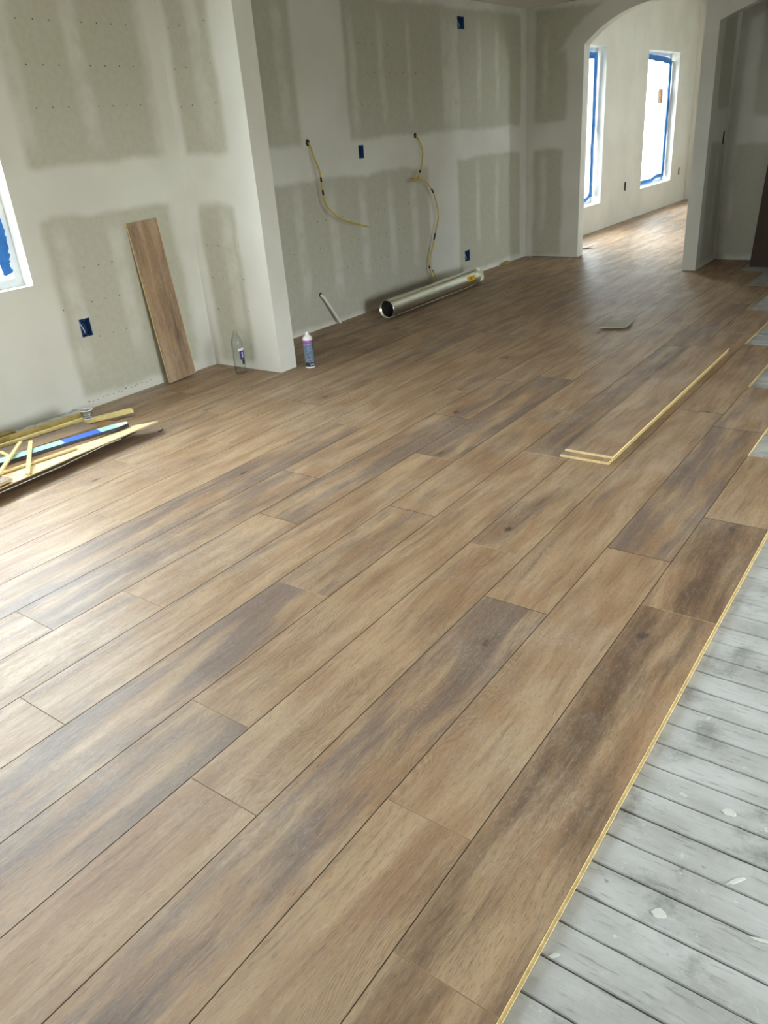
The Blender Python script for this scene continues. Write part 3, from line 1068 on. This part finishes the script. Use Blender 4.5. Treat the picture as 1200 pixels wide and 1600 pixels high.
def patch(r, a0, a1, z0, z1, n=8):
    bm = bmesh.new()
    lo, hi = [], []
    for rr in (r, r + 0.0008):
        lo.append([bm.verts.new((rr * math.cos(a0 + (a1 - a0) * k / n), rr * math.sin(a0 + (a1 - a0) * k / n), z0)) for k in range(n + 1)])
        hi.append([bm.verts.new((rr * math.cos(a0 + (a1 - a0) * k / n), rr * math.sin(a0 + (a1 - a0) * k / n), z1)) for k in range(n + 1)])
    for k in range(n):
        bm.faces.new((lo[1][k], lo[1][k + 1], hi[1][k + 1], hi[1][k]))
        bm.faces.new((lo[0][k], hi[0][k], hi[0][k + 1], lo[0][k + 1]))
        bm.faces.new((lo[0][k], lo[0][k + 1], lo[1][k + 1], lo[1][k]))
        bm.faces.new((hi[0][k], hi[1][k], hi[1][k + 1], hi[0][k + 1]))
    for k in (0, n):
        bm.faces.new((lo[0][k], lo[1][k], hi[1][k], hi[0][k]))
    return bm


for (a0, a1, z0, z1, mm, nm) in ((-0.55, 0.05, LD - 0.33, LD - 0.18, 'yellow', 'sticker'), (-0.38, -0.12, LD - 0.275, LD - 0.255, 'red', 'sticker_mark'),
                                 (-1.25, -0.75, LD - 0.155, LD - 0.125, 'greycard', 'paper_label')):
    bm = patch(RD + 0.0004 + (0.001 if nm == 'sticker_mark' else 0), a0, a1, z0, z1)
    xf(bm, turn)
    obj(nm, bm, M[mm], root)

# ------------------------------------------------------------------ water bottle
root = tag(empty('water_bottle', (-3.911, 3.588, 0)), 'clear empty plastic water bottle standing by the stub wall', 'bottle')
bm = bmesh.new()
prof = [(0.0, 0.008), (0.022, 0.004), (0.030, 0.0008), (0.036, 0.004), (0.038, 0.012), (0.038, 0.03), (0.0365, 0.034), (0.038, 0.038), (0.038, 0.055),
        (0.0365, 0.059), (0.038, 0.063), (0.038, 0.12), (0.036, 0.13), (0.0355, 0.15), (0.0375, 0.165), (0.038, 0.19), (0.036, 0.215), (0.030, 0.24),
        (0.021, 0.258), (0.0145, 0.266), (0.0135, 0.272), (0.0165, 0.274), (0.0165, 0.277), (0.0125, 0.279), (0.0125, 0.292)]
lathe(bm, prof, 32)
obj('bottle_body', bm, M['pet'], root, True)
for (a0, a1, z0, z1, m) in ((-0.75, 0.35, 0.100, 0.158, 'labelblue'), (-0.95, 0.5, 0.158, 0.176, 'labelwhite'), (-0.45, 0.2, 0.066, 0.098, 'navy')):
    bm = patch(0.0385, a0 + 0.25, a1 + 0.25, z0, z1)
    obj('bottle_label', bm, M[m], root)
bm = patch(0.0395, -0.10, 0.12, 0.112, 0.15, 3)
obj('label_mark', bm, M['labelwhite'], root)

# ------------------------------------------------------------------ spray foam can
root = tag(empty('spray_can', (-3.535, 3.885, 0)), 'grey and purple spray can with white nozzle beside the stub wall', 'spray can')
root.rotation_euler = (0, 0, 0.4)
bm = bmesh.new()
lathe(bm, [(0.0, 0.004), (0.027, 0.004), (0.031, 0.0), (0.0335, 0.002), (0.0335, 0.006), (0.0322, 0.009), (0.0322, 0.188), (0.0335, 0.191), (0.0330, 0.194)], 32)
obj('can_body', bm, M['white'], root, True)
bm = bmesh.new()
lathe(bm, [(0.0330, 0.193), (0.0325, 0.200), (0.028, 0.211), (0.020, 0.219), (0.013, 0.222)], 32)
obj('shoulder', bm, M['white'], root, True)
bm = bmesh.new()
lathe(bm, [(0.013, 0.220), (0.0125, 0.226), (0.010, 0.238), (0.0085, 0.243), (0.0, 0.244)], 24)
obj('nozzle', bm, M['white'], root, True)
for (a0, a1, z0, z1, m, nm) in ((-2.6, 0.1, 0.164, 0.190, 'purple', 'purple_band'), (-2.45, 0.15, 0.042, 0.163, 'slate', 'printed_label'), (-2.5, 0.1, 0.010, 0.041, 'navy', 'label_foot'),
                                (-0.25, 0.12, 0.125, 0.186, 'navy', 'side_stripe')):
    bm = patch(0.0324 + (0.0006 if nm == 'side_stripe' else 0), a0, a1, z0, z1, 16)
    obj(nm, bm, M[m], root, False)
for k, (a, z) in enumerate(((-1.1, 0.018), (-0.95, 0.026), (-0.75, 0.02), (-0.6, 0.027), (-1.3, 0.027), (-0.45, 0.016), (-1.5, 0.085), (-1.1, 0.075), (-0.8, 0.09), (-1.3, 0.1))):
    bm = patch(0.0334, a, a + 0.16, z, z + 0.006, 2)
    obj('print_line', bm, M['labelwhite'] if k < 6 else M['navy'], root)

# ------------------------------------------------------------------ loose planks
def loose_plank(name, label, w, L, tone, loc, rot, group=None, tongue='both'):
    o = bpy.data.objects.new(name, plank_mesh(w, L, True, tongue))
    link(o)
    o.color = (tone[0], tone[1], tone[2], 1)
    o.location = loc
    o.rotation_euler = rot
    return tag(o, label, 'plank', group)


loose_plank('floor_plank', 'lower of the two floor planks stacked on the laid floor', 0.229, 2.02, (0.4, 0.5, 0.31), (-1.361, 3.128, 0.0125), (0, 0, 0.0), 'two stacked planks')
loose_plank('floor_plank', 'upper of the two floor planks stacked on the laid floor', 0.229, 2.0, (0.12, 0.25, 0.62), (-1.357, 3.172, 0.0252), (0, 0, 0.001), 'two stacked planks', 'end')
# plank leaning on the near-left wall
ln = tag(empty('floor_plank', (-4.20, 3.20, 0.0)), 'short brown plank leaning upright against the near left wall', 'plank')
o = bpy.data.objects.new('board', plank_mesh(0.233, 1.02, True, 'side'))
link(o, ln)
o.color = (0.7, 0.0, 0.83, 1)
# local x of the plank -> +y (along wall), local y -> up
tilt = math.asin(0.062 / 1.02)
ex = Vector((0, 1, 0))
ey = Vector((-math.sin(tilt), -0.037, math.cos(tilt))).normalized()
ez = ex.cross(ey).normalized()
ex = ey.cross(ez)
o.matrix_local = Matrix(((ex.x, ey.x, ez.x, 0.006), (ex.y, ey.y, ez.y, 0.0), (ex.z, ey.z, ez.z, 0.004), (0, 0, 0, 1)))

# dark board leaning in the alcove
bm = bmesh.new()
box(bm, (0, -0.009, 0), (0.95, 0, 1.25), 0)
for f in bm.faces:
    if abs(f.normal.y) < 0.5:
        f.material_index = 1
bmesh.ops.recalc_face_normals(bm, faces=bm.faces)
for f in bm.faces:
    f.material_index = 0 if abs(f.normal.y) > 0.5 else 1
o = obj('plywood_board', bm, [M['ply'], M['plyedge']])
o.location = (-1.722, 8.302, -0.0125)
o.rotation_euler = (-math.asin(0.30 / 1.25), 0, 0)
tag(o, 'dark brown board leaning in the alcove at the right edge', 'board')

# ------------------------------------------------------------------ curled grey cardboard scrap on the floor
bm = bmesh.new()
quad = [(-2.105, 5.472), (-1.926, 5.529), (-1.951, 5.773), (-2.075, 5.80), (-2.12, 5.70)]
n = 10
lift = {0: 0.012, 1: 0.014, 2: 0.016, 3: 0.004, 4: 0.003}
top = []
cx = sum(p[0] for p in quad) / 5
cy = sum(p[1] for p in quad) / 5
ct = bm.verts.new((cx, cy, 0.004))
cb = bm.verts.new((cx, cy, 0.0012))
tv, bv = [], []
for i in range(5):
    for k in range(4):
        t = k / 4
        x = quad[i][0] * (1 - t) + quad[(i + 1) % 5][0] * t
        y = quad[i][1] * (1 - t) + quad[(i + 1) % 5][1] * t
        z = lift[i] * (1 - t) + lift[(i + 1) % 5] * t
        z *= 0.75 + 0.25 * abs(math.cos(math.pi * t))
        tv.append(bm.verts.new((x, y, z + 0.003)))
        bv.append(bm.verts.new((x, y, z)))
m_ = len(tv)
for i in range(m_):
    j = (i + 1) % m_
    bm.faces.new((ct, tv[i], tv[j]))
    bm.faces.new((cb, bv[j], bv[i]))
    bm.faces.new((tv[i], bv[i], bv[j], tv[j]))
tag(obj('cardboard_scrap', bm, M['greycard'], None, False), 'grey curled cardboard scrap lying in front of the arch', 'cardboard')


# ------------------------------------------------------------------ small chips by the walls
def chip(label, loc, pts, h, m, rz=0.0):
    bm = bmesh.new()
    t = [bm.verts.new((x, y, z + h)) for x, y, z in pts]
    b = [bm.verts.new((x, y, max(z, 0.0))) for x, y, z in pts]
    bm.faces.new(t)
    bm.faces.new(b[::-1])
    n = len(pts)
    for k in range(n):
        bm.faces.new((t[k], b[k], b[(k + 1) % n], t[(k + 1) % n]))
    o = obj('drywall_chip', bm, m)
    o.location = loc
    o.rotation_euler = (0, 0, rz)
    return tag(o, label, 'chip')


chip('small brown chip at the foot of the far wall beyond the duct', (-4.20, 7.98, 0.001), [(0, -0.05, 0), (0.05, -0.045, 0), (0.045, 0.05, 0.012), (0.0, 0.06, 0.012)], 0.018, M['olive_wood'])
chip('small torn chip at the foot of the arch jamb', (-3.76, 9.17, 0.001), [(0, -0.05, 0), (0.06, -0.03, 0.01), (0.10, 0.03, 0.03), (0.01, 0.05, 0.0)], 0.008, M['greycard'])


# ------------------------------------------------------------------ heap of offcuts and packaging by the near-left wall
def bar(name, label, cat, p0, p1, w, h, mats, group=None, roll=0.0, build=None):
    """Straight strip from p0 to p1 (points on its underside centre line), w wide and h thick."""
    p0, p1 = Vector(p0), Vector(p1)
    d = p1 - p0
    L = d.length
    ey = d.normalized()
    ex = ey.cross(Vector((0, 0, 1))).normalized()
    ez = ex.cross(ey)
    mt = Matrix(((ex.x, ey.x, ez.x, p0.x), (ex.y, ey.y, ez.y, p0.y), (ex.z, ey.z, ez.z, p0.z), (0, 0, 0, 1))) @ Matrix.Rotation(roll, 4, 'Y')
    bm = bmesh.new()
    vs = box(bm, (-w / 2, 0, 0), (w / 2, L, h))
    bm.normal_update()
    if isinstance(mats, (list, tuple)):
        for f in bm.faces:
            f.material_index = 0 if f.normal.z > 0.5 else 1
    bmesh.ops.bevel(bm, geom=bm.edges[:], offset=min(w, h) * 0.08, segments=1, affect='EDGES')
    o = obj(name, bm, mats)
    o.matrix_world = mt
    return tag(o, label, cat, group)


# opened carton: brown base, cream front flap standing off the floor, white layer below it
car = tag(empty('flattened_carton', (-3.6, 2.0, 0)), 'flattened cardboard carton with a cream front flap under the offcuts', 'carton')


def panel(name, pts, th, m, parent, org=(-3.6, 2.0, 0)):
    bm = bmesh.new()
    og = Vector(org)
    t = [bm.verts.new(Vector(p) - og) for p in pts]
    b = [bm.verts.new(Vector(p) - og - Vector((0, 0, th))) for p in pts]
    n = len(pts)
    bm.faces.new(t)
    bm.faces.new(b[::-1])
    for k in range(n):
        bm.faces.new((t[k], b[k], b[(k + 1) % n], t[(k + 1) % n]))
    bmesh.ops.triangulate(bm, faces=[f for f in bm.faces if len(f.verts) > 4])
    return obj(name, bm, m, parent)


panel('base_panel', [(-3.60, 1.0, 0.02), (-3.60, 2.30, 0.02), (-3.62, 2.46, 0.022), (-3.82, 2.50, 0.016), (-3.93, 2.50, 0.014), (-4.0, 2.40, 0.012), (-4.0, 1.0, 0.012)], 0.005, M['cardbrown'], car)
panel('front_flap', [(-3.425, 1.0, 0.058), (-3.437, 1.558, 0.060), (-3.468, 1.99, 0.061), (-3.478, 2.275, 0.061), (-3.481, 2.524, 0.066), (-3.55, 2.47, 0.056), (-3.615, 2.41, 0.050), (-3.625, 1.0, 0.050)], 0.005, M['cardcream'], car)
panel('lower_flap', [(-3.44, 1.0, 0.032), (-3.461, 1.56, 0.032), (-3.478, 1.90, 0.033), (-3.52, 2.20, 0.036), (-3.50, 2.285, 0.042), (-3.54, 2.30, 0.034), (-3.60, 2.2, 0.018), (-3.60, 1.0, 0.014)], 0.004, M['cardwhite'], car)
# torn dark scrap at its tip
chip('tiny dark torn scrap beside the tip of the carton flap', (-3.49, 2.535, 0.0), [(-0.012, -0.02, 0), (0.008, -0.012, 0.002), (0.006, 0.02, 0.008), (-0.006, 0.018, 0.003)], 0.003, M['steel'], 0.4)

# blue and teal printed edge strip
st_root = tag(empty('packaging_strip', (-3.75, 1.0, 0.045)), 'long pale teal packaging strip with a bright blue band', 'packaging')
pA, pB = Vector((-3.865, 1.0, 0.066)), Vector((-3.600, 2.41, 0.058))
segs = [(0.0, 0.745, 'teal'), (0.745, 0.885, 'blue'), (0.885, 0.955, 'teal'), (0.955, 1.0, 'cardwhite')]
d = (pB - pA)
ex = d.normalized().cross(Vector((0, 0, 1))).normalized()
for (t0, t1, m) in segs:
    bm = bmesh.new()
    a, b = pA + d * t0, pA + d * t1
    for zz in (0.0, 0.018):
        for (q, sgn) in ((a, -1), (a, 1), (b, 1), (b, -1)):
            wd = 0.030 if not (t1 == 1.0 and q is b) else 0.012
            bm.verts.new(q + ex * (sgn * wd) + Vector((0, 0, zz + (0.004 if sgn < 0 else 0))) - st_root.location)
    bm.verts.ensure_lookup_table()
    v = bm.verts
    for q in ((3, 2, 1, 0), (4, 5, 6, 7), (0, 1, 5, 4), (1, 2, 6, 5), (2, 3, 7, 6), (3, 0, 4, 7)):
        bm.faces.new([v[i] for i in q])
    bm.normal_update()
    o = obj('printed_section', bm, [M[m], M['navy']], st_root)
    for f in o.data.polygons:
        f.material_index = 0 if f.normal.z > 0.7 else 1

LC = [M['lam'], M['core']]


def offcut(label, p0, p1, w, tone, roll=0.0):
    o = bar('plank_offcut', label, 'offcut', p0, p1, w, 0.012, LC, None, roll)
    o.color = (*tone, 1)
    return o


offcut('greyish plank offcut lying behind the teal strip', (-3.935, 1.35, 0.050), (-3.835, 2.335, 0.046), 0.150, (0.1, 1.0, 0.44))
offcut('small plank offcut at the front left corner of the carton', (-3.475, 1.40, 0.069), (-3.498, 1.625, 0.069), 0.11, (0.2, 0.6, 0.12))
bar('wood_strip', 'long yellow wood strip, upper of the pair behind the greyish offcut', 'wood strip', (-4.105, 1.2, 0.055), (-3.985, 2.40, 0.060), 0.022, 0.030, M['olive_wood'], 'ripped strips in the heap')
bar('wood_strip', 'long yellow wood strip, lower of the pair behind the greyish offcut', 'wood strip', (-4.055, 1.2, 0.052), (-3.955, 2.37, 0.050), 0.020, 0.018, M['pale_wood'], 'ripped strips in the heap')
bar('wood_strip', 'yellow wood strip jutting farthest to the right of the heap', 'wood strip', (-4.06, 2.25, 0.012), (-3.884, 2.655, 0.022), 0.045, 0.020, M['pale_wood'], 'ripped strips in the heap')
bar('wood_strip', 'short olive strip beside the greyish offcut on the left', 'wood strip', (-4.04, 1.25, 0.036), (-3.995, 2.10, 0.034), 0.026, 0.014, M['olive_wood'], 'ripped strips in the heap')
bar('wood_strip', 'olive wood strip lying closest to the near left wall', 'wood strip', (-4.225, 1.2, 0.002), (-4.220, 2.085, 0.002), 0.05, 0.045, M['olive_wood'], 'ripped strips in the heap')
bar('wood_strip', 'yellow strip resting along the front of the teal strip', 'wood strip', (-3.675, 1.3, 0.0515), (-3.556, 2.05, 0.0575), 0.022, 0.010, M['core'], 'ripped strips in the heap')
bar('wood_strip', 'brown strip in the middle back of the heap', 'wood strip', (-4.15, 1.3, 0.002), (-4.11, 2.42, 0.002), 0.055, 0.040, M['cardbrown'], 'ripped strips in the heap')
bar('stick', 'pale stick lying aslant across the front flap', 'stick', (-3.44, 1.705, 0.068), (-3.80, 1.95, 0.090), 0.020, 0.010, M['pale_wood'], 'pale sticks on the heap')
bar('stick', 'pale stick at the left edge, pointing up from the flap', 'stick', (-3.50, 1.58, 0.082), (-3.836, 1.915, 0.094), 0.018, 0.010, M['pale_wood'], 'pale sticks on the heap')
bar('stick', 'stubby pale stick crossing under the leftmost stick', 'stick', (-3.86, 1.81, 0.072), (-3.70, 1.785, 0.074), 0.016, 0.009, M['pale_wood'], 'pale sticks on the heap')

# crumpled grey plastic wrap by the wall
bm = bmesh.new()
G = []
for i in range(17):
    row = []
    for j in range(7):
        t, s = i / 16, j / 6
        y = 2.10 + 0.43 * t
        x = -4.262 + (0.075 + 0.02 * math.sin(9 * t)) * s
        z = 0.004 + 0.016 * (1 - t) * (1 - abs(2 * s - 1)) + 0.022 * abs(noise.noise((t * 9, s * 4, 2.2))) + 0.012 * (1 - s)
        row.append(bm.verts.new((x, y, z)))
    G.append(row)
for i in range(16):
    for j in range(6):
        bm.faces.new((G[i][j], G[i + 1][j], G[i + 1][j + 1], G[i][j + 1]))
o = obj('plastic_wrap', bm, M['plasticgrey'], None, True)
sm = o.modifiers.new('thickness', 'SOLIDIFY')
sm.thickness = 0.001
tag(o, 'crumpled grey plastic wrap against the foot of the near left wall', 'plastic wrap')

# small clear cup with its rim
root = tag(empty('plastic_cup', (-3.915, 2.375, 0.066)), 'small clear plastic cup on the right end of the greyish offcut', 'cup')
bm = bmesh.new()
lathe(bm, [(0.0, 0.001), (0.026, 0.001), (0.028, 0.004), (0.034, 0.052), (0.0325, 0.052), (0.0265, 0.005), (0.0, 0.003)], 24)
obj('cup_wall', bm, M['cup'], root, True)
bm = bmesh.new()
lathe(bm, [(0.033, 0.050), (0.036, 0.050), (0.0365, 0.053), (0.033, 0.054), (0.033, 0.050)], 24)
obj('rim', bm, M['white'], root, True)
bm = bmesh.new()
lathe(bm, [(0.024, -0.001), (0.028, -0.001), (0.0285, 0.003), (0.026, 0.004)], 24)
obj('foot_ring', bm, M['white'], root, True)
